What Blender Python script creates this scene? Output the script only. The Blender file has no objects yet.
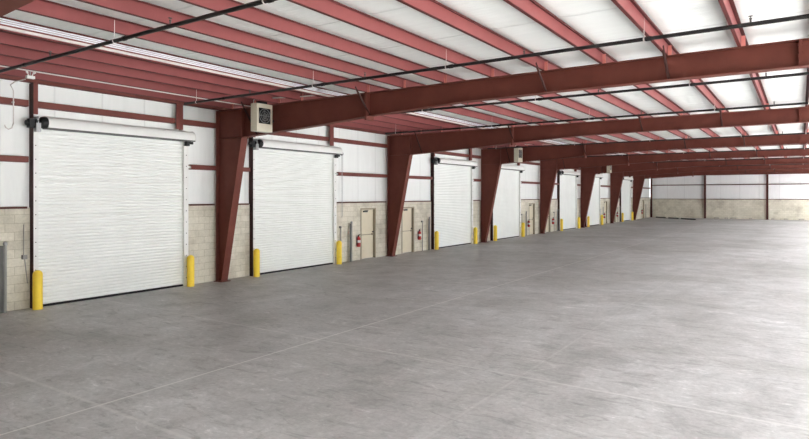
import bpy, math, random
from mathutils import Vector
random.seed(7)
scene = bpy.context.scene
COL = scene.collection
R = math.radians

# ------------------------------------------------------------------ dimensions
WX = 15.24                 # half width of the building: left wall at x = -WX
BAY, FY = 9.18345, 12.0515 # frame spacing, first frame that shows its column
YB, YF = -6.3, 76.45       # open rear end and far wall
RT = 5.325                 # rafter top
PB, PT = 5.335, 5.535      # purlin bottom / top
BLK = 2.40                 # block wall height
def fy(i): return FY + (i - 1) * BAY + (.08 if i == 0 else 0)     # frame i: 0 .. 8

# ------------------------------------------------------------------ materials
def new_mat(name):
    m = bpy.data.materials.new(name); m.use_nodes = True
    nt = m.node_tree
    return m, nt, nt.nodes['Principled BSDF']
def N(nt, t, **kw):
    n = nt.nodes.new(t)
    for k, v in kw.items():
        if k.startswith('i_'): n.inputs[k[2:].replace('_', ' ')].default_value = v
        else: setattr(n, k, v)
    return n
def srgb(r, g, b):
    f = lambda c: (c / 12.92) if c <= .04045 else ((c + .055) / 1.055) ** 2.4
    return (f(r / 255), f(g / 255), f(b / 255), 1)
def ramp(nt, stops):
    n = nt.nodes.new('ShaderNodeValToRGB'); e = n.color_ramp.elements
    while len(e) < len(stops): e.new(.5)
    for el, (p, c) in zip(e, stops): el.position = p; el.color = c
    return n
def plain(name, c, rough=.6, metal=0, var=.12, scale=3.0, spec=.3, stretch=None, bump=0):
    """paint / metal whose tone wanders a little with a world-sized noise"""
    m, nt, b = new_mat(name); L = nt.links
    tc = N(nt, 'ShaderNodeTexCoord'); mp = N(nt, 'ShaderNodeMapping')
    if stretch: mp.inputs['Scale'].default_value = stretch
    no = N(nt, 'ShaderNodeTexNoise', i_Scale=scale, i_Detail=5.0, i_Roughness=.6)
    L.new(tc.outputs['Object'], mp.inputs['Vector']); L.new(mp.outputs[0], no.inputs['Vector'])
    d = tuple(x * (1 - var) for x in c[:3]) + (1,); u = tuple(min(1, x * (1 + var)) for x in c[:3]) + (1,)
    rp = ramp(nt, [(.3, d), (.7, u)])
    L.new(no.outputs['Fac'], rp.inputs['Fac']); L.new(rp.outputs[0], b.inputs['Base Color'])
    b.inputs['Roughness'].default_value = rough; b.inputs['Metallic'].default_value = metal
    b.inputs['Specular IOR Level'].default_value = spec
    if bump:
        bp = N(nt, 'ShaderNodeBump', i_Strength=bump, i_Distance=.02)
        L.new(no.outputs['Fac'], bp.inputs['Height']); L.new(bp.outputs[0], b.inputs['Normal'])
    return m

M = {}
M['frame'] = plain('brown_primer', srgb(106, 58, 49), .6, var=.16, scale=1.6, spec=.2)
M['purlin'] = plain('red_primer', srgb(134, 73, 72), .5, var=.10, scale=1.2, spec=.3)
M['flange'] = plain('dark_red_flange', srgb(88, 44, 42), .6, var=.15, scale=2.2, spec=.2)
M['girt'] = plain('red_brown_primer', srgb(116, 64, 57), .55, var=.15, scale=2.2, spec=.25)
M['dark_girt'] = plain('dark_red_primer', srgb(92, 54, 48), .6, var=.15, scale=2.2, spec=.2)
M['jamb'] = plain('shaded_jamb_primer', srgb(62, 38, 35), .6, var=.15, spec=.2)  # jamb primer with the web's shade put into the colour; also on braces
M['curtain'] = plain('white_slat_paint', srgb(241, 244, 241), .45, var=.03, scale=1.2, spec=.35)
M['white_metal'] = plain('white_metal_paint', srgb(234, 235, 232), .45, var=.03, spec=.35)
M['yellow'] = plain('yellow_paint', srgb(252, 216, 72), .5, var=.06, scale=5, spec=.3)
M['black'] = plain('black_paint', srgb(24, 25, 26), .5, var=.2)
M['pipe'] = plain('black_steel_pipe', srgb(34, 32, 32), .5, var=.2)
M['steel'] = plain('galvanised_steel', srgb(160, 162, 162), .42, .6, var=.12, scale=9)
M['grey'] = plain('grey_paint', srgb(150, 150, 146), .5, var=.10)
M['dark_steel'] = plain('dark_weathered_steel', srgb(92, 92, 90), .6, .2, var=.2)  # the strip of it under the door hoods stands for shade
M['rubber'] = plain('black_rubber', srgb(40, 40, 42), .8, var=.2)
M['beige'] = plain('beige_door_paint', srgb(216, 207, 184), .5, var=.03, spec=.3)
M['beige_frame'] = plain('beige_frame_paint', srgb(158, 150, 130), .5, var=.05)
M['red'] = plain('extinguisher_red', srgb(178, 30, 34), .35, var=.06, spec=.5)
M['label'] = plain('white_label', srgb(225, 225, 220), .5, var=.03)
M['cream'] = plain('cream_enclosure_paint', srgb(206, 200, 182), .5, var=.04)
M['conduit'] = plain('pale_conduit', srgb(214, 208, 204), .45, var=.05)
M['conduit_white'] = plain('white_conduit', srgb(236, 239, 244), .45, var=.04)
M['clip'] = plain('pale_red_clip', srgb(206, 130, 122), .55, var=.06)
M['timber'] = plain('pale_grey_timber', srgb(176, 170, 160), .8, var=.15, scale=4)

def block_mat(axis):
    m, nt, b = new_mat('concrete_block_' + axis); L = nt.links
    tc = N(nt, 'ShaderNodeTexCoord'); sp = N(nt, 'ShaderNodeSeparateXYZ'); cb = N(nt, 'ShaderNodeCombineXYZ')
    L.new(tc.outputs['Object'], sp.inputs[0])
    L.new(sp.outputs['Y' if axis == 'side' else 'X'], cb.inputs['X']); L.new(sp.outputs['Z'], cb.inputs['Y'])
    br = N(nt, 'ShaderNodeTexBrick')
    br.inputs['Scale'].default_value = 1; br.inputs['Brick Width'].default_value = .406
    br.inputs['Row Height'].default_value = .203; br.inputs['Mortar Size'].default_value = .006
    br.inputs['Mortar Smooth'].default_value = .4; br.inputs['Bias'].default_value = -.2
    br.inputs['Color1'].default_value = srgb(224, 219, 205); br.inputs['Color2'].default_value = srgb(211, 206, 191)
    br.inputs['Mortar'].default_value = srgb(188, 181, 162)
    L.new(cb.outputs[0], br.inputs['Vector'])
    n1 = N(nt, 'ShaderNodeTexNoise', i_Scale=.9, i_Detail=6.0, i_Roughness=.65)
    n2 = N(nt, 'ShaderNodeTexNoise', i_Scale=22.0, i_Detail=4.0)
    L.new(tc.outputs['Object'], n1.inputs['Vector']); L.new(tc.outputs['Object'], n2.inputs['Vector'])
    r1 = ramp(nt, [(.32, (.72, .71, .68, 1)), (.5, (.97, .97, .95, 1)), (.7, (1.08, 1.08, 1.08, 1))])
    r2 = ramp(nt, [(.25, (.9, .9, .9, 1)), (.75, (1.06, 1.06, 1.06, 1))])
    L.new(n1.outputs['Fac'], r1.inputs[0]); L.new(n2.outputs['Fac'], r2.inputs[0])
    x1 = N(nt, 'ShaderNodeMixRGB', blend_type='MULTIPLY', i_Fac=1.0); x2 = N(nt, 'ShaderNodeMixRGB', blend_type='MULTIPLY', i_Fac=1.0)
    L.new(br.outputs['Color'], x1.inputs[1]); L.new(r1.outputs[0], x1.inputs[2])
    L.new(x1.outputs[0], x2.inputs[1]); L.new(r2.outputs[0], x2.inputs[2]); L.new(x2.outputs[0], b.inputs['Base Color'])
    bp = N(nt, 'ShaderNodeBump', i_Strength=.5, i_Distance=.006, invert=True); L.new(br.outputs['Fac'], bp.inputs['Height'])
    L.new(bp.outputs[0], b.inputs['Normal']); b.inputs['Roughness'].default_value = .85; b.inputs['Specular IOR Level'].default_value = .15
    return m
M['block_side'] = block_mat('side'); M['block_end'] = block_mat('end')

def panel_mat(name, seam_axis, pitch, c):
    """white vinyl-faced insulation / wall panel with faint seams and puckers"""
    m, nt, b = new_mat(name); L = nt.links
    tc = N(nt, 'ShaderNodeTexCoord'); sp = N(nt, 'ShaderNodeSeparateXYZ'); L.new(tc.outputs['Object'], sp.inputs[0])
    mp = N(nt, 'ShaderNodeMapping')
    mp.inputs['Scale'].default_value = {'Y': (1, 2.2, .35), 'X': (2.2, 1, .35), 'R': (.5, 2.6, 1)}[seam_axis]
    L.new(tc.outputs['Object'], mp.inputs[0])
    no = N(nt, 'ShaderNodeTexNoise', i_Scale=2.2, i_Detail=5.0, i_Roughness=.6); L.new(mp.outputs[0], no.inputs['Vector'])
    ax = 'Y' if seam_axis in 'YR' else 'X'
    dv = N(nt, 'ShaderNodeMath', operation='DIVIDE'); dv.inputs[1].default_value = pitch; L.new(sp.outputs[ax], dv.inputs[0])
    fr = N(nt, 'ShaderNodeMath', operation='FRACT'); L.new(dv.outputs[0], fr.inputs[0])
    pp = N(nt, 'ShaderNodeMath', operation='PINGPONG'); pp.inputs[1].default_value = .5; L.new(fr.outputs[0], pp.inputs[0])
    sm = N(nt, 'ShaderNodeMapRange', interpolation_type='SMOOTHSTEP'); sm.inputs['From Max'].default_value = .03
    L.new(pp.outputs[0], sm.inputs['Value'])
    rp = ramp(nt, [(.3, tuple(x * .95 for x in c[:3]) + (1,)), (.7, c)]); L.new(no.outputs['Fac'], rp.inputs[0])
    mx = N(nt, 'ShaderNodeMixRGB', blend_type='MIX'); L.new(sm.outputs[0], mx.inputs[0])
    mx.inputs[1].default_value = tuple(x * .86 for x in c[:3]) + (1,); L.new(rp.outputs[0], mx.inputs[2])
    L.new(mx.outputs[0], b.inputs['Base Color'])
    ad = N(nt, 'ShaderNodeMath', operation='ADD'); L.new(no.outputs['Fac'], ad.inputs[0]); L.new(sm.outputs[0], ad.inputs[1])
    bp = N(nt, 'ShaderNodeBump', i_Strength=.7 if seam_axis == 'R' else .35, i_Distance=.03); L.new(ad.outputs[0], bp.inputs['Height']); L.new(bp.outputs[0], b.inputs['Normal'])
    b.inputs['Roughness'].default_value = .5; b.inputs['Specular IOR Level'].default_value = .3
    return m
M['wall_panel'] = panel_mat('white_wall_liner', 'Y', 1.2, srgb(240, 243, 241))
M['end_panel'] = panel_mat('white_end_wall_liner', 'X', 1.9, srgb(247, 248, 249))
M['roof'] = panel_mat('white_roof_liner', 'R', 1.83, srgb(243, 248, 245))

def added_sky_mat(name, t, d):
    m, nt, b = new_mat(name); L = nt.links
    tr = N(nt, 'ShaderNodeBsdfTranslucent'); tr.inputs['Color'].default_value = t
    df = N(nt, 'ShaderNodeBsdfDiffuse'); df.inputs['Color'].default_value = d
    ad = N(nt, 'ShaderNodeAddShader'); L.new(tr.outputs[0], ad.inputs[0]); L.new(df.outputs[0], ad.inputs[1])
    L.new(ad.outputs[0], nt.nodes['Material Output'].inputs['Surface'])
    return m
M['added_skylight_clear'] = added_sky_mat('added_translucent_sheet', (.85, .87, .9, 1), (.1, .1, .1, 1))  # sheet of the added skylight strips

def floor_mat():
    m, nt, b = new_mat('trowelled_concrete'); L = nt.links
    tc = N(nt, 'ShaderNodeTexCoord'); sp = N(nt, 'ShaderNodeSeparateXYZ'); L.new(tc.outputs['Object'], sp.inputs[0])
    def noise(scale, detail, rough, stretch=(1, 1, 1), dist=0):
        mp = N(nt, 'ShaderNodeMapping'); mp.inputs['Scale'].default_value = stretch; L.new(tc.outputs['Object'], mp.inputs[0])
        n = N(nt, 'ShaderNodeTexNoise', i_Scale=scale, i_Detail=detail, i_Roughness=rough, i_Distortion=dist); L.new(mp.outputs[0], n.inputs['Vector'])
        return n.outputs['Fac']
    big = noise(.22, 6, .62, dist=.6); mid = noise(1.3, 7, .68, (1, .7, 1), .8); fine = noise(14, 6, .7); scuff = noise(3.2, 8, .72, (.5, 1.6, 1), 1.2)
    base = ramp(nt, [(.30, srgb(160, 158, 156)), (.5, srgb(183, 181, 181)), (.70, srgb(199, 198, 199))]); L.new(big, base.inputs[0])
    def mul(a, fac, stops, f=1.0):
        r = ramp(nt, stops); L.new(fac, r.inputs[0])
        x = N(nt, 'ShaderNodeMixRGB', blend_type='MULTIPLY', i_Fac=f); L.new(a, x.inputs[1]); L.new(r.outputs[0], x.inputs[2]); return x.outputs[0]
    g = lambda v: (v, v, v, 1)
    c = mul(base.outputs[0], mid, [(.28, g(.70)), (.5, g(.98)), (.72, g(1.18))])
    c = mul(c, fine, [(.25, g(.80)), (.75, g(1.16))])
    c = mul(c, scuff, [(.36, g(.74)), (.46, g(1.0)), (.57, g(1.0)), (.67, g(1.30))])
    c = mul(c, noise(7, 8, .75, (.6, 1.2, 1), 1.5), [(.3, g(.78)), (.42, g(1.0)), (.58, g(1.0)), (.68, g(1.28))])
    # tyre arcs: faint rings
    wv = N(nt, 'ShaderNodeTexWave', wave_type='RINGS', rings_direction='Z', i_Scale=.16, i_Distortion=1.2, i_Detail=2.0)
    mp = N(nt, 'ShaderNodeMapping'); mp.inputs['Location'].default_value = (5.5, -9.0, 0); L.new(tc.outputs['Object'], mp.inputs[0]); L.new(mp.outputs[0], wv.inputs['Vector'])
    c = mul(c, wv.outputs['Fac'], [(0, g(.95)), (.06, g(1.0))])
    # joints
    def joint(sock, first, step, w):
        s = N(nt, 'ShaderNodeMath', operation='SUBTRACT'); s.inputs[1].default_value = first; L.new(sock, s.inputs[0])
        d = N(nt, 'ShaderNodeMath', operation='DIVIDE'); d.inputs[1].default_value = step; L.new(s.outputs[0], d.inputs[0])
        p = N(nt, 'ShaderNodeMath', operation='PINGPONG'); p.inputs[1].default_value = .5; L.new(d.outputs[0], p.inputs[0])
        q = N(nt, 'ShaderNodeMapRange', interpolation_type='SMOOTHSTEP'); q.inputs['From Min'].default_value = w * .35 / step; q.inputs['From Max'].default_value = w / step
        q.inputs['To Min'].default_value = 1; q.inputs['To Max'].default_value = 0
        L.new(p.outputs[0], q.inputs['Value']); return q.outputs[0]
    jx = joint(sp.outputs['X'], -7.45, 4.0, .03); jy = joint(sp.outputs['Y'], 4.05, 4.14, .035)
    mxj = N(nt, 'ShaderNodeMath', operation='MAXIMUM'); L.new(jx, mxj.inputs[0]); L.new(jy, mxj.inputs[1])
    main = joint(sp.outputs['X'], -7.45, 400.0, .026)
    br = noise(.6, 3, .6)
    mj = N(nt, 'ShaderNodeMath', operation='MULTIPLY'); L.new(mxj.outputs[0], mj.inputs[0]); L.new(br, mj.inputs[1])
    mj2 = N(nt, 'ShaderNodeMath', operation='MULTIPLY'); mj2.inputs[1].default_value = .20; L.new(mj.outputs[0], mj2.inputs[0])
    cross = joint(sp.outputs['Y'], 4.05, 400.0, .04); cross2 = joint(sp.outputs['Y'], 8.2, 400.0, .035)
    mc = N(nt, 'ShaderNodeMath', operation='ADD'); L.new(cross, mc.inputs[0]); L.new(cross2, mc.inputs[1])
    mh = N(nt, 'ShaderNodeMath', operation='MULTIPLY'); mh.inputs[1].default_value = .42; L.new(mc.outputs[0], mh.inputs[0])
    ma = N(nt, 'ShaderNodeMath', operation='MAXIMUM'); L.new(main, ma.inputs[0]); L.new(mh.outputs[0], ma.inputs[1]); main = ma.outputs[0]
    mm = N(nt, 'ShaderNodeMath', operation='MULTIPLY'); mm.inputs[1].default_value = .55; L.new(main, mm.inputs[0])
    mj3 = N(nt, 'ShaderNodeMath', operation='MAXIMUM'); L.new(mm.outputs[0], mj3.inputs[0]); L.new(mj2.outputs[0], mj3.inputs[1])
    fx = N(nt, 'ShaderNodeMixRGB', blend_type='MIX'); fx.inputs[2].default_value = srgb(238, 236, 232)
    L.new(mj3.outputs[0], fx.inputs[0]); L.new(c, fx.inputs[1]); L.new(fx.outputs[0], b.inputs['Base Color'])
    rr = ramp(nt, [(.3, g(.42)), (.7, g(.62))]); L.new(mid, rr.inputs[0]); L.new(rr.outputs[0], b.inputs['Roughness'])
    b.inputs['Specular IOR Level'].default_value = .45
    bp = N(nt, 'ShaderNodeBump', i_Strength=.2, i_Distance=.01); L.new(fine, bp.inputs['Height']); L.new(bp.outputs[0], b.inputs['Normal'])
    return m
M['floor'] = floor_mat()

# ------------------------------------------------------------------ mesh builder
class MB:
    def __init__(s): s.v = []; s.f = []; s.sm = []
    def add(s, vs, fs, smooth=False):
        o = len(s.v); s.v += [tuple(v) for v in vs]; s.f += [tuple(i + o for i in f) for f in fs]; s.sm += [smooth] * len(fs); return s
    def box(s, x0, x1, y0, y1, z0, z1):
        vs = [(x, y, z) for x in (x0, x1) for y in (y0, y1) for z in (z0, z1)]
        return s.add(vs, [(0, 1, 3, 2), (4, 6, 7, 5), (0, 4, 5, 1), (2, 3, 7, 6), (0, 2, 6, 4), (1, 5, 7, 3)])
    def prism(s, poly, axis, a, b):
        """extrude a 2-D polygon. axis 'Y': poly=(x,z); 'X': poly=(y,z); 'Z': poly=(x,y)"""
        P = {'Y': lambda p, t: (p[0], t, p[1]), 'X': lambda p, t: (t, p[0], p[1]), 'Z': lambda p, t: (p[0], p[1], t)}[axis]
        n = len(poly); vs = [P(p, a) for p in poly] + [P(p, b) for p in poly]
        fs = [tuple(range(n)), tuple(range(2 * n - 1, n - 1, -1))] + [(i, n + i, n + (i + 1) % n, (i + 1) % n) for i in range(n)]
        return s.add(vs, fs)
    def tube(s, pts, r, n=8, cap=True):
        pts = [Vector(p) for p in pts]; rings = []; up0 = None
        for i, p in enumerate(pts):
            d = (pts[min(i + 1, len(pts) - 1)] - pts[max(i - 1, 0)]).normalized()
            ref = Vector((0, 0, 1)) if abs(d.z) < .9 else Vector((1, 0, 0))
            u = d.cross(ref).normalized(); w = d.cross(u).normalized()
            rings.append([p + (u * math.cos(t) + w * math.sin(t)) * r for t in (2 * math.pi * k / n for k in range(n))])
        vs = [v for g in rings for v in g]; fs = []
        for i in range(len(pts) - 1):
            for k in range(n): fs.append((i * n + k, i * n + (k + 1) % n, (i + 1) * n + (k + 1) % n, (i + 1) * n + k))
        s.add(vs, fs, True)
        if cap:
            o = len(s.v) - len(vs)
            s.f += [tuple(o + k for k in range(n - 1, -1, -1)), tuple(o + (len(pts) - 1) * n + k for k in range(n))]; s.sm += [False, False]
        return s
    def lathe(s, prof, c=(0, 0, 0), n=20, axis='Z'):
        """revolve (radius, height) profile"""
        vs = []; fs = []
        for r, h in prof:
            for k in range(n):
                t = 2 * math.pi * k / n; a, b_ = r * math.cos(t), r * math.sin(t)
                q = {'Z': (a, b_, h), 'Y': (a, h, b_), 'X': (h, a, b_)}[axis]
                vs.append((q[0] + c[0], q[1] + c[1], q[2] + c[2]))
        for i in range(len(prof) - 1):
            for k in range(n): fs.append((i * n + k, i * n + (k + 1) % n, (i + 1) * n + (k + 1) % n, (i + 1) * n + k))
        fs.append(tuple(range(n - 1, -1, -1))); fs.append(tuple((len(prof) - 1) * n + k for k in range(n)))
        return s.add(vs, fs, True)
    def mesh(s, name, mat):
        me = bpy.data.meshes.new(name); me.from_pydata(s.v, [], s.f); me.validate(); me.update()
        import bmesh
        bm = bmesh.new(); bm.from_mesh(me); bmesh.ops.recalc_face_normals(bm, faces=bm.faces); bm.to_mesh(me); bm.free()
        if len(me.polygons) == len(s.sm):
            for p, q in zip(me.polygons, s.sm): p.use_smooth = q
        try: me.set_sharp_from_angle(angle=R(40))
        except Exception: pass
        me.materials.append(mat); return me
CACHE = {}
def put(name, key, build, mat, parent=None, loc=(0, 0, 0), rot=(0, 0, 0)):
    """one mesh object; meshes with the same key are shared"""
    if key is None or key not in CACHE:
        mb = MB(); build(mb); me = mb.mesh(name, M[mat])
        if key is not None: CACHE[key] = me
    else: me = CACHE[key]
    o = bpy.data.objects.new(name, me); COL.objects.link(o); o.location = loc; o.rotation_euler = rot
    if parent: o.parent = parent
    return o
def tag(o, label, cat, group=None, kind=None):
    o['label'] = label; o['category'] = cat
    if group: o['group'] = group
    if kind: o['kind'] = kind
    return o
def thing(name, loc, label, cat, group=None, kind=None, rz=0):
    o = bpy.data.objects.new(name, None); COL.objects.link(o); o.location = loc; o.rotation_euler = (0, 0, rz); o.empty_display_size = .2
    return tag(o, label, cat, group, kind)
ORD = ['first', 'second', 'third', 'fourth', 'fifth', 'sixth', 'seventh', 'eighth', 'ninth', 'tenth', 'eleventh', 'twelfth',
       'thirteenth', 'fourteenth', 'fifteenth', 'sixteenth', 'seventeenth', 'eighteenth', 'nineteenth', 'twentieth']

# ------------------------------------------------------------------ layout along the left wall
rolls = []                                   # (y0, y1) of the roll-up doors, nearest first
for i in (1, 3, 5, 7):
    rolls.append((fy(i) - 5.34, fy(i) - 1.22))
    if i != 7: rolls.append((fy(i) + 1.40, fy(i) + 5.52))
rolls.sort()
pds = []                                     # personnel doors
for e in (2, 4, 6):
    pds += [(fy(e) - 1.90, fy(e) - .86), (fy(e) + 1.15, fy(e) + 2.19)]
pds.append((fy(8) - 4.35, fy(8) - 3.31))
pds.sort()

def gaps(a, b, holes):
    out = []; t = a
    for h0, h1 in sorted(holes):
        if h0 > t: out.append((t, h0))
        t = max(t, h1)
    if t < b: out.append((t, b))
    return out

# ------------------------------------------------------------------ the setting
fl = put('floor', None, lambda m: m.box(-WX - .3, WX + 8, YB - 6, YF + .3, -.2, 0), 'floor')
tag(fl, 'grey worn concrete floor of the empty hall with pale joints', 'floor', kind='structure')

def left_block(m):
    for a, b in gaps(YB, YF, rolls + pds): m.box(-WX - .2, -WX, a, b, 0, BLK)
    for a, b in pds: m.box(-WX - .2, -WX, a, b, 2.13, BLK)
wl = put('wall_left', None, left_block, 'block_side')
tag(wl, 'low pale concrete block wall with doors along the left side', 'wall', kind='structure')
def left_panel(m):
    for a, b in gaps(YB, YF, rolls): m.box(-WX - .12, -WX - .04, a, b, BLK, 4.27)
    m.box(-WX - .12, -WX - .04, YB, YF, 4.27, 5.56)
put('wall_panel', None, left_panel, 'wall_panel', wl)['label'] = 'white metal liner panel above the block wall'
wf = put('wall_far', None, lambda m: m.box(-WX, WX, YF, YF + .2, 0, 2.26), 'block_end')
tag(wf, 'low pale block wall closing the far end of the hall', 'wall', kind='structure')
put('wall_panel', None, lambda m: m.box(-WX, WX, YF + .04, YF + .12, 2.26, 5.56), 'end_panel', wf)['label'] = 'white liner panel above the far block wall'

# roof liner: a blanket that sags between purlins
LEFTP = [-.92, -2.12, -3.33, -4.53, -5.76, -6.97, -8.12, -9.24, -10.64, -11.55, -12.45, -13.45, -14.45]   # lip positions
RIGHTP = [1.37 + 1.22 * k for k in range(11)]
ADDED_SKY = [(RIGHTP[a] - .02, RIGHTP[a + 1] - .12) for a in (3, 5, 7, 9)]   # skylight strips added to the unseen right half to brighten floor and ceiling
lines = sorted([-WX - .1] + [x + .05 for x in LEFTP] + [.19] + [x - .07 for x in RIGHTP] + [WX + .1])
def roof(m):
    ny = 46
    for a, b in zip(lines[:-1], lines[1:]):
        if any(abs((a + b) / 2 - (p + q) / 2) < .3 for p, q in ADDED_SKY): continue
        w = b - a; nx = 10; vs = []; fs = []
        for j in range(ny + 1):
            y = YB + (YF + .1 - YB) * j / ny
            sag = .062 + .014 * math.sin(y * 1.7 + a * 3)
            for i in range(nx + 1):
                u = i / nx; vs.append((a + w * u, y, PT + .05 - sag * (.6 + .4 * min(1, w)) * (1 - (2 * u - 1) ** 6)))
        for j in range(ny):
            for i in range(nx): q = j * (nx + 1) + i; fs.append((q, q + 1, q + nx + 2, q + nx + 1))
        m.add(vs, fs, True)
    # outer sheeting either side of the added translucent strips
    for a, b in gaps(-WX - .3, WX + .3, ADDED_SKY): m.box(a, b, YB, YF + .2, PT + .09, PT + .12)
ce = put('ceiling', None, roof, 'roof')
tag(ce, 'white sagging insulation liner under the flat roof', 'ceiling', kind='structure')
def sheet(m, ab):
    a, b = ab[0] - .1, ab[1] + .1; prof = []
    n = 30
    for i in range(n + 1):
        u = i / n; prof.append((a + (b - a) * u, PT + .105 + .014 * math.cos(u * 5 * 2 * math.pi)))
    vs = [(x, y, z) for y in (YB, YF) for x, z in prof]
    m.add(vs, [(i, i + 1, n + 2 + i, n + 1 + i) for i in range(n)], True)
for j, ab in enumerate(ADDED_SKY):
    o = put('added_skylight_%d' % (j + 1), None, lambda m: sheet(m, ab), 'added_skylight_clear')
    tag(o, 'added translucent skylight strip in the unseen right half of the roof, %s from the ridge' % ORD[j], 'skylight', kind='structure')
wr = put('wall_rear', None, lambda m: m.box(-WX, WX, YB - .2, YB, 0, 5.56), 'block_end')
tag(wr, 'pale block wall closing the rear of the hall behind the camera', 'wall', kind='structure')

# ------------------------------------------------------------------ roof purlins
T_ = .008
def zee(m, s, L0, L1): m.box(-T_ / 2, T_ / 2, L0, L1, PB, PT)          # Z purlin, web at x = 0, bottom lip on side s
def zee_bottom(m, s, L0, L1):
    m.box(*sorted((0, s * .052)), L0, L1, PB - T_, PB); m.box(*sorted((s * .052, s * (.052 - T_))), L0, L1, PB, PB + .02)
def zee_top(m, s, L0, L1):
    m.box(*sorted((0, -s * .06)), L0, L1, PT, PT + T_); m.box(*sorted((-s * .06, -s * (.06 - T_))), L0, L1, PT - .022, PT)
def flanges(o, s):
    put('bottom_flange', 'zb%d' % s, lambda m: zee_bottom(m, s, P0, P1), 'flange', o); put('top_flange', 'zt%d' % s, lambda m: zee_top(m, s, P0, P1), 'flange', o)
P0, P1 = YB, YF
for k, x in enumerate(LEFTP):
    o = put('roof_purlin', 'zeeL', lambda m: zee(m, -1, P0, P1), 'purlin', None, (x + .05, 0, 0))
    flanges(o, -1); n = len(LEFTP) - 1 - k
    lab = ('red steel roof purlin closest to the left wall eave' if n == 0 else
           'red steel roof purlin left of the roof ridge line, nearest to it' if k == 0 else
           'red steel roof purlin, %s from the left eave%s' % (ORD[n], {4: ', carrying the white conduits'}.get(n, '')))
    tag(o, lab, 'purlin', 'red roof purlins')
o = put('roof_purlin', 'zeeR', lambda m: zee(m, 1, P0, P1), 'purlin', None, (.19, 0, 0)); flanges(o, 1)
tag(o, 'dark red ridge purlin at the right edge of the photo', 'purlin', 'red roof purlins')
for k, x in enumerate(RIGHTP[:5]):
    o = put('roof_purlin', 'zeeR', None, 'purlin', None, (x - .07, 0, 0)); flanges(o, 1)
    tag(o, 'red steel roof purlin, %s to the right of the ridge' % ORD[k], 'purlin', 'red roof purlins')
def eave(m):
    m.box(-15.08, -15.07, YB, YF, 5.36, 5.54); m.box(-15.19, -15.07, YB, YF, 5.36, 5.37); m.box(-15.19, -15.07, YB, YF, 5.53, 5.54)
tag(put('eave_strut', None, eave, 'girt'), 'dark red eave strut running along the top of the left wall', 'eave strut')

# ------------------------------------------------------------------ rigid frames
BOT = [(-14.0, 4.46), (-10.91, 4.62), (-9.22, 4.74), (-6.56, 4.86), (-4.0, 4.885), (0, 4.885)]
def strip(m, pts, t, y0, y1):
    """bent plate following pts in x-z, thickness t downward"""
    for (xa, za), (xb, zb) in zip(pts[:-1], pts[1:]): m.prism([(xa, za), (xb, zb), (xb, zb - t), (xa, za - t)], 'Y', y0, y1)
FW = .125
def column_mesh(m):
    # local x: 0 at the outer flange, towards the hall +x
    m.prism([(.09, .02), (.31, .02), (1.24, 4.46), (1.24, RT - .02), (.09, RT - .02)], 'Y', -.007, .007)
    m.box(.07, .09, -FW, FW, .02, RT)
    m.prism([(.30, .02), (.32, .02), (1.255, 4.46), (1.235, 4.46)], 'Y', -FW, FW)
    m.box(1.225, 1.245, -FW, FW, 4.40, RT - .02)
    m.box(.09, 1.24, -FW, FW, RT - .02, RT)
    m.box(.09, 1.23, -.09, .09, 4.45, 4.465)
def base_mesh(m):
    m.box(.03, .40, -.18, .18, 0, .02)
    for x in (.14, .27):
        for y in (-.155, .155): m.lathe([(.014, .02), (.014, .05)], (x, y, 0), 8)
def haunch(m):
    pts = [p for p in BOT if p[0] <= -9.2]; X0 = -15.215
    L = [(x - X0, z) for x, z in pts]
    m.prism([(1.25, RT - .015)] + [(x, z + .015) for x, z in [(1.25, L[0][1])] + L[1:]] + [(L[-1][0], RT - .015)], 'Y', -.006, .006)
    strip(m, [(1.25, L[0][1])] + L[1:], .016, -FW, FW)
    m.box(1.25, L[-1][0], -FW, FW, RT - .016, RT)
    m.box(1.25, 1.27, -FW, FW, 4.42, RT)
def mid(m):
    pts = [p for p in BOT if p[0] >= -9.3]; X0 = -15.215
    L = [(x - X0, z) for x, z in pts]; a = L[0][0] + .005; e = 15.215
    L[0] = (a, L[0][1]); L[-1] = (e, L[-1][1])
    m.prism([(a, RT - .015)] + [(x, z + .015) for x, z in L] + [(e, RT - .015)], 'Y', -.006, .006)
    strip(m, L, .016, -FW, FW); m.box(a, e, -FW, FW, RT - .016, RT)
def splice(m, x):
    z0 = 4.62
    m.box(x - .03, x - .002, -FW - .03, FW + .03, z0, RT + .0); m.box(x + .002, x + .03, -FW - .03, FW + .03, z0, RT + .0)
    for z in (z0 + .04, z0 + .18, z0 + .28, RT - .1, RT - .22):
        for y in (-.085, .085): m.lathe([(.017, -.045), (.017, .045)], (x, y, z), 8, 'X')
def end_rafter(m):
    m.box(.1, 15.215, -.005, .005, 5.02, RT); m.box(.1, 15.215, -.09, .09, RT - .014, RT); m.box(.1, 15.215, -.09, .09, 5.01, 5.024)
def brace_mesh(m, zb):
    # angle bar: from the underside of the purlin on the camera side down to the bottom flange
    m.tube([(0, -.62, PB + .06), (0, -.02, zb)], .026, 6)
def zbot(X):
    for (xa, za), (xb, zb) in zip(BOT[:-1], BOT[1:]):
        if xa <= X <= xb: return za + (zb - za) * (X - xa) / (xb - xa)
    return BOT[0][1]
flab = ['brown steel frame whose beam shows only in the upper left corner', 'nearest brown steel frame showing its tapered column, between the two closest roll-up doors']
flab += ['brown tapered steel frame, %s column from the left along the wall' % ORD[i - 1] for i in range(2, 8)]
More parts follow.
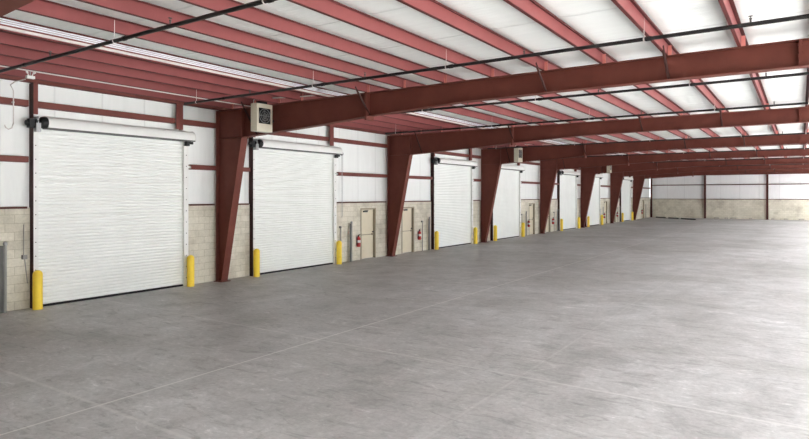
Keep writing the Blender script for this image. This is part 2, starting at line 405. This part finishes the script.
for i in range(0, 8):
    fr = thing('portal_frame', (-15.215, fy(i), 0), flab[i], 'steel frame', 'tapered steel frames')
    for s in (1, -1):
        rz = 0 if s == 1 else math.pi; lx = 0 if s == 1 else 2 * 15.215
        if s == 1 or True:
            put('column', 'col', column_mesh, 'frame', fr, (lx, 0, 0), (0, 0, rz)); put('base_plate', 'colb', base_mesh, 'frame', fr, (lx, 0, 0), (0, 0, rz))
        put('haunch', 'haunch', haunch, 'frame', fr, (lx, 0, 0), (0, 0, rz))
        put('rafter', 'mid', mid, 'frame', fr, (lx, 0, 0), (0, 0, rz))
        put('splice_plate', 'splice', lambda m: splice(m, 15.215 - 9.22), 'frame', fr, (lx, 0, 0), (0, 0, rz))
    put('ridge_plate', 'ridge', lambda m: (m.box(-.02, .02, -FW, FW, 4.87, RT), [m.lathe([(.016, -.04), (.016, .04)], (0, y, z), 8, 'X') for y in (-.08, .08) for z in (4.96, 5.1, 5.24)]), 'frame', fr, (15.215, 0, 0))
    for X in (-13.45, -9.24, -4.53, -2.12):
        put('flange_brace', 'brace%.2f' % X, lambda m: brace_mesh(m, zbot(X) + .03), 'jamb', fr, (X + .05 + 15.215, 0, 0))
    for X in LEFTP + [.17]:
        if X == -10.64: continue
        put('purlin_clip', 'clip', lambda m: m.box(0, .065, -.13, -.118, RT - .002, PT - .03), 'clip', fr, (X + .056 + 15.215, 0, 0))
er = thing('end_rafter', (-15.215, YF - .1, 0), 'brown end rafter along the top of the far wall', 'rafter')
for lx, rz in ((0, 0), (2 * 15.215, math.pi)): put('rafter', 'endraf', end_rafter, 'frame', er, (lx, 0, 0), (0, 0, rz))
def post(m, h):
    m.box(-.10, .10, -.006, .006, 0, h); m.box(-.10, -.086, -.09, .09, 0, h); m.box(.086, .10, -.09, .09, 0, h); m.box(-.14, .14, -.12, .10, 0, .015)
for X, lab in ((-15.08, 'dark brown corner post where left and far walls meet'), (-9.2, 'dark brown wind post on the far wall, next after the corner'),
               (-3.02, 'dark brown wind post on the far wall, close to the right photo edge'), (3.1, 'dark brown wind post on the far wall, right of the ridge')):
    o = put('wall_post', 'post', lambda m: post(m, 5.0), 'dark_girt', None, (X, YF - .12, 0)); tag(o, lab, 'steel post', 'far wall posts')

# ------------------------------------------------------------------ girts, jambs
def cee_y(m, L, h=.15, d=.17):
    t = .008
    m.box(d - t, d, 0, L, 0, h); m.box(0, d, 0, L, 0, t); m.box(0, d, 0, L, h - t, h); m.box(0, t, 0, L, 0, .03); m.box(0, t, 0, L, h - .03, h)
def cee_x(m, L, h=.15, d=.12):
    t = .008
    m.box(0, L, -d, -d + t, 0, h); m.box(0, L, -d, 0, 0, t); m.box(0, L, -d, 0, h - t, h)
GX = -WX - .035
where = {}
def nearby(y):
    i = min(range(0, 9), key=lambda j: abs(fy(j) - y))
    return i
def girt_run(name, z, cuts, mat, h, what, d=.17):
    k = 0
    for a, b in gaps(YB + .2, YF - .25, cuts):
        if b - a < .12: continue
        k += 1
        o = put(name, None, lambda m: cee_y(m, b - a, h, d), mat, None, (GX, a, z))
        tag(o, '%s, %s piece from the camera' % (what, ORD[min(k, 20) - 1] if k <= 20 else 'farthest'), name.replace('_', ' '), what + ' pieces')
colcut = [(fy(i) - .14, fy(i) + .14) for i in range(0, 8)]
jcut = [(a - .17, a - .04) for a, b in rolls] + [(b - .37, b - .12) for a, b in rolls]
girt_run('upper_girt', 4.79, colcut + jcut, 'girt', .15, 'upper red wall girt')
girt_run('lower_girt', 3.47, colcut + [(a - .17, b + .17) for a, b in rolls], 'girt', .14, 'lower red wall girt')
girt_run('sill_angle', BLK - .025, colcut + [(a - .17, b + .17) for a, b in rolls], 'dark_girt', .05, 'thin dark sill angle on left block wall', .10)
for z, n, lab, h, mt in ((3.86, 'wall_girt', 'dark red girt crossing the white upper far wall', .10, 'dark_girt'), (2.21, 'sill_angle', 'thin dark sill angle on top of the far block wall', .06, 'dark_girt')):
    o = put(n, None, lambda m: cee_x(m, 2 * WX - .3, h, .10), mt, None, (-WX + .15, YF + (.035 if z > 3 else 0), z)); tag(o, lab, n.replace('_', ' '))

# ------------------------------------------------------------------ roll-up doors
def curtain_mesh(m, W):
    p = .083; n = int(4.24 / p); prof = []
    for k in range(n):
        z = .05 + k * p
        for u, x in ((0, 0), (.08, .012), (.3, .019), (.6, .020), (.86, .012), (.95, .001)): prof.append((x, z + u * p))
    prof.append((0, .05 + n * p))
    N_ = len(prof); vs = [(x, y, z) for y in (0, W) for x, z in prof]
    m.add(vs, [(i, i + 1, N_ + i + 1, N_ + i) for i in range(N_ - 1)], False)
    m.box(-.012, -.004, 0, W, .05, .05 + n * p)
def guide_mesh(m, s):
    # channel with a row of bolts; s = +1 left guide, -1 right guide
    m.box(-.02, .10, -.055, .05, 0, 4.33)
    m.box(.10, .112, -.075, .03 if s > 0 else .075, 0, 4.33)
    if s < 0: m.box(.10, .112, -.03, .03, 0, 4.33)
def bolts_mesh(m):
    for k in range(13): m.lathe([(.012, .11), (.012, .124)], (0, -.03, .25 + .33 * k), 8, 'X')
def hood_mesh(m, W):
    poly = [(0, .30), (.16, .30), (.25, .28), (.32, .22), (.35, .14), (.355, .05), (.35, .015), (0, .03)]
    m.prism(poly, 'Y', 0, W)
    for y in (0, W - .012): m.prism([(x * 1.03, z * 1.03) for x, z in poly], 'Y', y, y + .012)
rl = ['large white roll-up door nearest the camera, left of the first column', 'white roll-up door just right of the first brown column',
      'white roll-up door left of the third brown column', 'white roll-up door just right of the third brown column', 'white roll-up door left of the fifth brown column',
      'white roll-up door partly hidden by the fifth brown column', 'small white roll-up door farthest away, left of the seventh column']
for k, (y0, y1) in enumerate(rolls):
    W = y1 - y0
    d = thing('roll_up_door', (-WX, y0, 0), rl[k], 'roll-up door', 'white roll-up doors')
    key = 'w%.2f' % W
    put('curtain', 'cur' + key, lambda m: curtain_mesh(m, W), 'curtain', d, (.02, 0, 0))
    put('bottom_seal', 'seal' + key, lambda m: m.box(-.01, .05, .05, W - .05, .0, .05), 'rubber', d, (.01, 0, 0))
    for s, yy in ((1, 0), (-1, W)):
        g = put('guide', 'guide%d' % s, lambda m: guide_mesh(m, s), 'white_metal', d, (0.02, yy, 0))
        put('bolt_row', 'gbolts', bolts_mesh, 'dark_steel', g, (0.002, .01 if s > 0 else .03, 0))
    put('hood', 'hood' + key, lambda m: hood_mesh(m, W), 'white_metal', d, (.0, .17, 4.29))
    put('hood_lip', 'lip' + key, lambda m: (m.box(.30, .362, .02, W - .02, -.012, .02), m.box(0, .30, .02, W - .02, .0, .02)), 'dark_steel', d, (.0, .17, 4.29))  # dark strip that paints in the shade under the hood
    # drum end, gear box and bracket at the left, bracket at the right
    put('drum_end', 'drum', lambda m: (m.lathe([(.04, -.06), (.13, -.05), (.14, 0), (.14, .06), (.13, .08)], (0, 0, 0), 24, 'Y'), m.lathe([(.05, -.16), (.05, -.05)], (0, 0, 0), 12, 'Y')), 'black', d, (.27, .08, 4.42))
    put('gear_box', 'gear', lambda m: (m.box(-.09, .08, -.06, .10, -.13, .08), m.lathe([(.06, -.12), (.06, -.05)], (0, 0, -.02), 14, 'Y')), 'black', d, (.18, -.14, 4.42))
    put('drum_bracket', 'brk', lambda m: (m.box(-.0, .30, -.02, .0, -.22, .14), m.box(.20, .30, -.05, .05, -.22, -.02)), 'steel', d, (.02, -.03, 4.42))
    put('end_bracket', 'ebrk', lambda m: (m.box(0, .16, -.05, .05, -.16, -.03), m.box(.05, .12, .08, .20, -.10, -.03)), 'black', d, (.10, W - .02, 4.31))
    if k == 1:
        ch = put('pull_chain', None, lambda m: (m.tube([(.2, W + .28, 4.30), (.19, W + .28, 1.9), (.19, W + .30, 1.82), (.19, W + .34, 1.82), (.19, W + .36, 1.9), (.2, W + .36, 4.30)], .007, 6),
                                                 m.lathe([(.06, -.05), (.07, -.03), (.07, .01), (.06, .03)], (.2, W + .32, 4.33), 16, 'X')), 'steel', d)
# red steel jambs; the left web's shade is put into a darker colour
jn = 0
for k, (y0, y1) in enumerate(rolls):
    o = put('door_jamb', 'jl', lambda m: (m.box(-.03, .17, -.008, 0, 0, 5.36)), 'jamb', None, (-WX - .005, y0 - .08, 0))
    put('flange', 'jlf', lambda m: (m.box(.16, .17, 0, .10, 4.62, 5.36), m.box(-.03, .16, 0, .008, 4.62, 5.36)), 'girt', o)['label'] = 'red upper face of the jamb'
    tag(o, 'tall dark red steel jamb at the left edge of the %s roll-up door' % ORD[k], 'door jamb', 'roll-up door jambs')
    o = put('door_jamb', 'jr', lambda m: (m.box(.16, .17, -.46, -.23, 4.62, 5.36), m.box(-.03, .17, -.238, -.23, 4.62, 5.36)), 'girt', None, (-WX - .005, y1 + .10, 0))
    tag(o, 'red steel jamb above the right end of the %s roll-up door' % ORD[k], 'door jamb', 'roll-up door jambs')

# ------------------------------------------------------------------ bollards
def bollard_mesh(m):
    r = .105; pr = [(r, 0), (r, .82)] + [(r * math.cos(t), .82 + r * math.sin(t)) for t in (R(15 * j) for j in range(1, 6))] + [(.006, .82 + r)]
    m.lathe(pr, (0, 0, 0), 28)
for k, (y0, y1) in enumerate(rolls):
    for s, y in (('left', y0 - .05), ('right', y1 + .03)):
        o = put('bollard', 'bollard', bollard_mesh, 'yellow', None, (-WX + .30, y, 0))
        tag(o, 'yellow domed bollard at the %s side of the %s roll-up door from the left' % (s, ORD[k]), 'bollard', 'yellow bollards')

# ------------------------------------------------------------------ personnel doors, extinguishers, posts
pl = []
for e in ('second', 'fourth', 'sixth'):
    pl += ['beige personnel door just left of the %s brown column' % e, 'beige personnel door just right of the %s brown column' % e]
pl.append('beige personnel door near the far left corner post')
for k, (y0, y1) in enumerate(pds):
    W = y1 - y0
    d = thing('door_%d' % (k + 1), (-WX, y0, 0), pl[k], 'door', None, 'structure')
    def frame(m):
        m.box(-.16, .012, 0, .05, 0, 2.13); m.box(-.16, .012, W - .05, W, 0, 2.13); m.box(-.16, .012, .05, W - .05, 2.08, 2.13)
        m.box(-.0, .012, -.02, 0, 0, 2.15); m.box(0, .012, W, W + .02, 0, 2.15); m.box(0, .012, -.02, W + .02, 2.13, 2.15)
    put('door_frame', 'pdf', frame, 'beige_frame', d)
    def leaf(m):
        m.box(-.15, -.105, .053, W - .053, .012, 2.077)
    lf = put('door_leaf', 'pdl', leaf, 'beige', d)
    put('push_bar', 'pdb', lambda m: (m.box(-.105, -.05, .09, .15, .98, 1.06), m.box(-.105, -.05, W - .17, W - .09, .98, 1.06), m.tube([(-.06, .12, 1.02), (-.06, W - .13, 1.02)], .016, 8)), 'beige_frame', lf)
    put('door_closer', 'pdc', lambda m: (m.box(-.105, -.05, .30, .56, 1.97, 2.04), m.box(-.075, -.06, .36, .62, 2.04, 2.055)), 'dark_steel', lf)
    put('knob', 'pdk', lambda m: m.lathe([(.022, -.105), (.022, -.07), (.034, -.06), (.03, -.035), (.01, -.03)], (0, W - .11, 1.12), 14, 'X'), 'dark_steel', lf)

def ext_body(m): m.lathe([(.06, 0), (.078, .01), (.08, .03), (.08, .33), (.07, .38), (.035, .41), (.03, .43)], (0, 0, 0), 20)
def extinguisher(y, label):
    t = thing('fire_extinguisher', (-WX + .10, y, .56), label, 'fire extinguisher', 'wall fire extinguishers')
    put('cylinder', 'exb', ext_body, 'red', t)
    put('paper_label', 'exl', lambda m: m.lathe([(.0815, .17), (.0815, .28)], (0, 0, 0), 20), 'label', t)
    put('valve_head', 'exv', lambda m: (m.lathe([(.028, .43), (.028, .47), (.02, .475)], (0, 0, 0), 12), m.prism([(-.02, .475), (.10, .50), (.11, .52), (-.02, .50)], 'X', -.012, .012), m.prism([(0, .455), (.10, .43), (.11, .44), (0, .47)], 'X', -.012, .012)), 'black', t)
    put('hose', 'exh', lambda m: m.tube([(.0, -.03, .45), (.03, -.10, .44), (.04, -.14, .38), (.04, -.14, .28), (.03, -.13, .18), (.02, -.125, .10)], .012, 8), 'rubber', t)
    put('wall_bracket', 'exw', lambda m: m.box(-.10, -.078, -.03, .03, .05, .42), 'steel', t)
def guard(y, label):
    """wide steel upright: pipe with a dark flat face beside it"""
    t = thing('guard_post', (-WX + .12, y, 0), label, 'steel post', 'grey guard posts by the doors')
    put('pipe', 'gpp', lambda m: m.lathe([(.034, 0), (.034, 1.55)], (0, .05, 0), 16), 'grey', t)
    put('cap', 'gpc', lambda m: m.lathe([(.045, 1.55), (.048, 1.58), (.035, 1.62), (.01, 1.635)], (0, .05, 0), 16), 'steel', t)
    put('side_plate', 'gpd', lambda m: m.prism([(-.06, 0), (.02, 0), (.02, 1.54), (-.06, 1.54)], 'X', -.006, .006), 'dark_steel', t, (0, .0, 0))
def conduit_stub(y, label):
    def b(m):
        m.tube([(0, 0, 0), (0, 0, 1.42)], .022, 10); m.box(-.07, .03, -.03, .03, 1.38, 1.46); m.box(-.07, .0, -.02, .02, .6, .63)
    o = put('slim_pipe', 'stub', b, 'grey', None, (-WX + .07, y, 0)); tag(o, label, 'pipe', 'slim grey pipes by the doors')
guard(6.0, 'grey capped guard post at the left edge of the photo')
for e, w in ((2, 'second'), (4, 'fourth'), (6, 'sixth')):
    extinguisher(fy(e) - 2.16, 'red fire extinguisher on block wall left of the %s brown column' % w)
    extinguisher(fy(e) + 2.52, 'red fire extinguisher on block wall right of the %s brown column' % w)
    guard(fy(e) - 2.70, 'dark grey guard post left of the fire extinguisher, before the %s column' % w)
    guard(fy(e) + 3.36, 'dark grey guard post on block wall beyond the %s column, beside the next roll-up door' % w)
    conduit_stub(fy(e) - 3.26, 'slim grey pipe behind the bollard left of the %s brown column' % w)
    conduit_stub(fy(e) + 2.83, 'slim grey pipe right of the extinguisher beyond the %s column' % w)
extinguisher(fy(8) - 4.75, 'tiny fire extinguisher near the far left corner')
guard(fy(8) - 2.95, 'grey guard post between the last beige door and far corner')

# ------------------------------------------------------------------ sprinkler pipes
def pipe_mesh(m): m.tube([(-13.9, 0, 5.185), (12, 0, 5.185)], .031, 10)
def coup_mesh(m): m.lathe([(.035, -.05), (.039, -.04), (.039, .04), (.035, .05)], (0, 0, 5.185), 12, 'X')
def hang_mesh(m):
    m.tube([(0, 0, 5.15), (0, 0, PT - .01)], .007, 6)
    m.lathe([(.036, -.01), (.036, .01)], (0, 0, 5.185), 14, 'X')
def head_mesh(m):
    m.lathe([(.012, 5.20), (.014, 5.26), (.02, 5.265), (.02, 5.275), (.006, 5.28), (.006, 5.30), (.03, 5.302), (.03, 5.307)], (0, 0, 0), 10)
k = 0
y = 5.25
while y < YF - 1:
    p = thing('sprinkler_pipe', (0, y, 0), 'black sprinkler pipe hung under the purlins, %s from the camera' % (ORD[k]), 'pipe', 'black sprinkler pipes')
    put('pipe', 'spp', pipe_mesh, 'pipe', p); 
    for X in (-12.3, -8.9, -5.6, -2.0): put('coupling', 'spc', coup_mesh, 'pipe', p, (X, 0, 0))
    for X in (-13.4, -9.19, -5.71, -2.07, .19): put('hanger', 'sph', hang_mesh, 'conduit', p, (X, 0, 0))
    for X in (-11.3, -7.7, -4.1, -.6): put('sprinkler_head', 'sphd', head_mesh, 'dark_steel', p, (X, 0, 0))
    y += 4.67; k += 1

# ------------------------------------------------------------------ fan units on the frames
def heater(i, label):
    t = thing('fan_unit', (-12.72, fy(i) - .44, 4.50), label, 'fan unit', 'cream fan units on the frames')
    def body(m):
        m.box(-.13, .10, -.30, .28, 0, .78)
        m.box(.10, .12, -.30, -.23, 0, .78); m.box(.10, .12, .22, .28, 0, .78); m.box(.10, .12, -.23, .22, 0, .22); m.box(.10, .12, -.23, .22, .66, .78)
    put('housing', 'htb', body, 'cream', t)
    g = put('grille_opening', 'htg', lambda m: m.box(.101, .104, -.23, .22, .22, .66), 'black', t)
    put('fan', 'htf', lambda m: ([m.prism([(-.005 + .03 * math.cos(a - .6), .44 + .03 * math.sin(a - .6)), (-.005 + .17 * math.cos(a - .28), .44 + .17 * math.sin(a - .28)), (-.005 + .18 * math.cos(a), .44 + .18 * math.sin(a)), (-.005 + .17 * math.cos(a + .22), .44 + .17 * math.sin(a + .22)), (-.005 + .03 * math.cos(a + .4), .44 + .03 * math.sin(a + .4))], 'X', .105, .109) for a in (R(30 + 72 * q) for q in range(5))],
                                  m.lathe([(.045, .104), (.045, .116), (.03, .12)], (0, -.005, .44), 14, 'X')), 'dark_steel', t)
    ring = lambda r: [(.123, -.005 + r * math.cos(q), .44 + r * math.sin(q)) for q in (2 * math.pi * j / 28 for j in range(29))]
    put('fan_guard', 'htw', lambda m: (m.tube(ring(.20), .008, 6), m.tube(ring(.13), .005, 6), m.tube(ring(.07), .005, 6), m.tube([(.123, -.22, .44), (.123, .21, .44)], .005, 6), m.tube([(.123, -.005, .23), (.123, -.005, .65)], .005, 6)), 'steel', t)
    put('mounting_arm', 'htm', lambda m: (m.box(-.05, .05, .28, .425, .30, .38), m.box(-.02, .02, -.05, .425, .60, .64)), 'black', t, (-.02, 0, 0))
    put('junction_box', 'htj', lambda m: m.box(-.10, .06, -.12, .14, .78, .86), 'black', t)
    def cond(m):
        m.tube([(-.05, -.27, .76), (-.05, -.27, .87), (0, -.2, .93), (.3, .10, .95), (1.1, .28, .93), (1.95, .29, .91)], .017, 8)
    put('conduit', 'htc', cond, 'conduit', t)
heater(1, 'cream fan unit with black grille high on the first brown column frame')
heater(3, 'small cream fan unit high on the third brown column frame')
heater(5, 'tiny cream fan unit high on the fifth brown column frame')

# ------------------------------------------------------------------ conduits, emergency light, cord
for j, (z, r, lab) in enumerate(((5.508, .0135, 'white conduit along a red purlin, topmost of its bundle'), (5.474, .0135, 'white conduit second from the top of the bundle on a purlin'),
                                 (5.440, .0135, 'white conduit third from the top of the bundle on a purlin'), (5.372, .026, 'thicker pale conduit lowest in the bundle along a purlin'))):
    X = -10.582 + r
    o = put('conduit', None, lambda m: m.tube([(X, YB + .2, z), (X, YF - .2, z)], r, 10), 'conduit_white' if j < 3 else 'conduit'); tag(o, lab, 'conduit', 'conduit bundle on the purlin')
def c2(m):
    m.tube([(-13.47, 4.8, 5.318), (-13.47, 11.85, 5.318)], .014, 8)
tag(put('conduit', None, c2, 'conduit'), 'thin pale conduit under the purlins close above the nearest roll-up door', 'conduit')
el = thing('emergency_light', (-13.9, 6.05, 5.23), 'small white twin-head emergency light under the eave at far left', 'emergency light')
put('battery_box', None, lambda m: m.box(-.04, .04, -.08, .08, 0, .06), 'white_metal', el)
for s in (-1, 1):
    put('lamp_head', None, lambda m: (m.tube([(0, s * .03, .055), (0, s * .06, .13)], .009, 6), m.tube([(0, s * .06, .12), (.03, s * .085, .15)], .022, 12)), 'white_metal', el)
put('mount', None, lambda m: m.tube([(0, 0, .055), (0, 0, .34)], .010, 6), 'steel', el)
def cord(m):
    m.tube([(-13.9, 5.95, 5.20), (-14.4, 5.95, 5.20), (-14.98, 6.1, 5.22), (-15.02, 6.18, 5.1), (-15.02, 6.18, 4.35), (-15.02, 6.15, 4.24), (-15.02, 6.08, 4.20), (-15.02, 6.02, 4.24), (-15.02, 6.0, 4.30)], .013, 8)
    m.box(-15.09, -15.0, 6.165, 6.195, 4.82, 4.85)
tag(put('hanging_cord', None, cord, 'conduit'), 'pale cord dropping down the left wall and ending in a hook', 'cord')
def wallwire(m):
    m.tube([(-15.215, 6.48, 2.0), (-15.215, 6.48, 1.28), (-15.215, 6.5, 1.2), (-15.215, 6.56, .6)], .01, 6); m.box(-15.24, -15.17, 6.44, 6.54, 1.18, 1.28)
tag(put('wall_box', None, wallwire, 'grey'), 'small grey box and wire on block wall left of the nearest roll-up door', 'wall box')
for (xa, ya, xb, yb_, lab) in ((-14.3, 75.4, -12.95, 74.0, 'left'), (-12.6, 73.6, -11.3, 72.3, 'middle'), (-11.0, 72.0, -9.3, 70.3, 'right')):
    dv = Vector((xb - xa, yb_ - ya, 0)); L_ = dv.length
    o = put('steel_rail', None, lambda m: (m.box(0, L_, -.12, -.10, 0, .14), m.box(0, L_, -.12, .12, 0, .012), m.box(0, L_, -.12, -.05, .128, .14)), 'dark_steel', None, (xa, ya, 0), (0, 0, math.atan2(dv.y, dv.x)))
    tag(o, 'dark low steel rail lying before the far wall, %s of three' % lab, 'steel rail', 'rails on the floor by the far wall')
for k, (X, w) in enumerate(((-8.0, .5), (-7.0, .35), (-6.3, .6), (-4.6, .3), (-2.5, .3), (-1.3, .35), (.1, .5))):
    o = put('timber_block', None, lambda m: (m.box(-w / 2, w / 2, -.09, .09, .05, .15), m.box(-w / 2 + .03, -w / 2 + .1, -.09, .09, 0, .05), m.box(w / 2 - .1, w / 2 - .03, -.09, .09, 0, .05)), 'timber', None, (X, YF - .35, 0))
    tag(o, 'small grey block on the floor against the far wall, %s from the left' % ORD[k], 'block', 'small blocks along the far wall')

# ------------------------------------------------------------------ light
w = bpy.data.worlds.new('World'); scene.world = w; w.use_nodes = True
bg = w.node_tree.nodes['Background']; bg.inputs['Color'].default_value = (.96, .98, 1.0, 1); bg.inputs['Strength'].default_value = 1.0

# low sun through the open right-hand side: it reaches the floor from x = 3 outwards
sd = bpy.data.lights.new('sun', 'SUN'); sd.energy = 15.5; sd.angle = R(.6); sd.color = (1, .99, .98)
so = bpy.data.objects.new('sun', sd); COL.objects.link(so); so.location = (40, 30, 20)
el_ = R(24.2); so.rotation_euler = Vector((-math.cos(el_), -.12, -math.sin(el_))).to_track_quat('-Z', 'Y').to_euler()

# ------------------------------------------------------------------ camera
cd = bpy.data.cameras.new('camera'); cam = bpy.data.objects.new('camera', cd); COL.objects.link(cam)
cam.location = (0, 0, 2.6925); cam.rotation_euler = (R(90), 0, .592982)
cd.sensor_width = 36; cd.lens = 587.24 * 36 / 809; cd.shift_y = -(219.5 - 195.245) / 809
cd.clip_start = .05; cd.clip_end = 400
scene.camera = cam
vs = scene.view_settings
vs.view_transform = 'Standard'; vs.look = 'None'; vs.gamma = 1; vs.use_curve_mapping = False; vs.exposure = 2.1
scene.cycles.use_denoising = True
scene.cycles.max_bounces = 12; scene.cycles.diffuse_bounces = 8
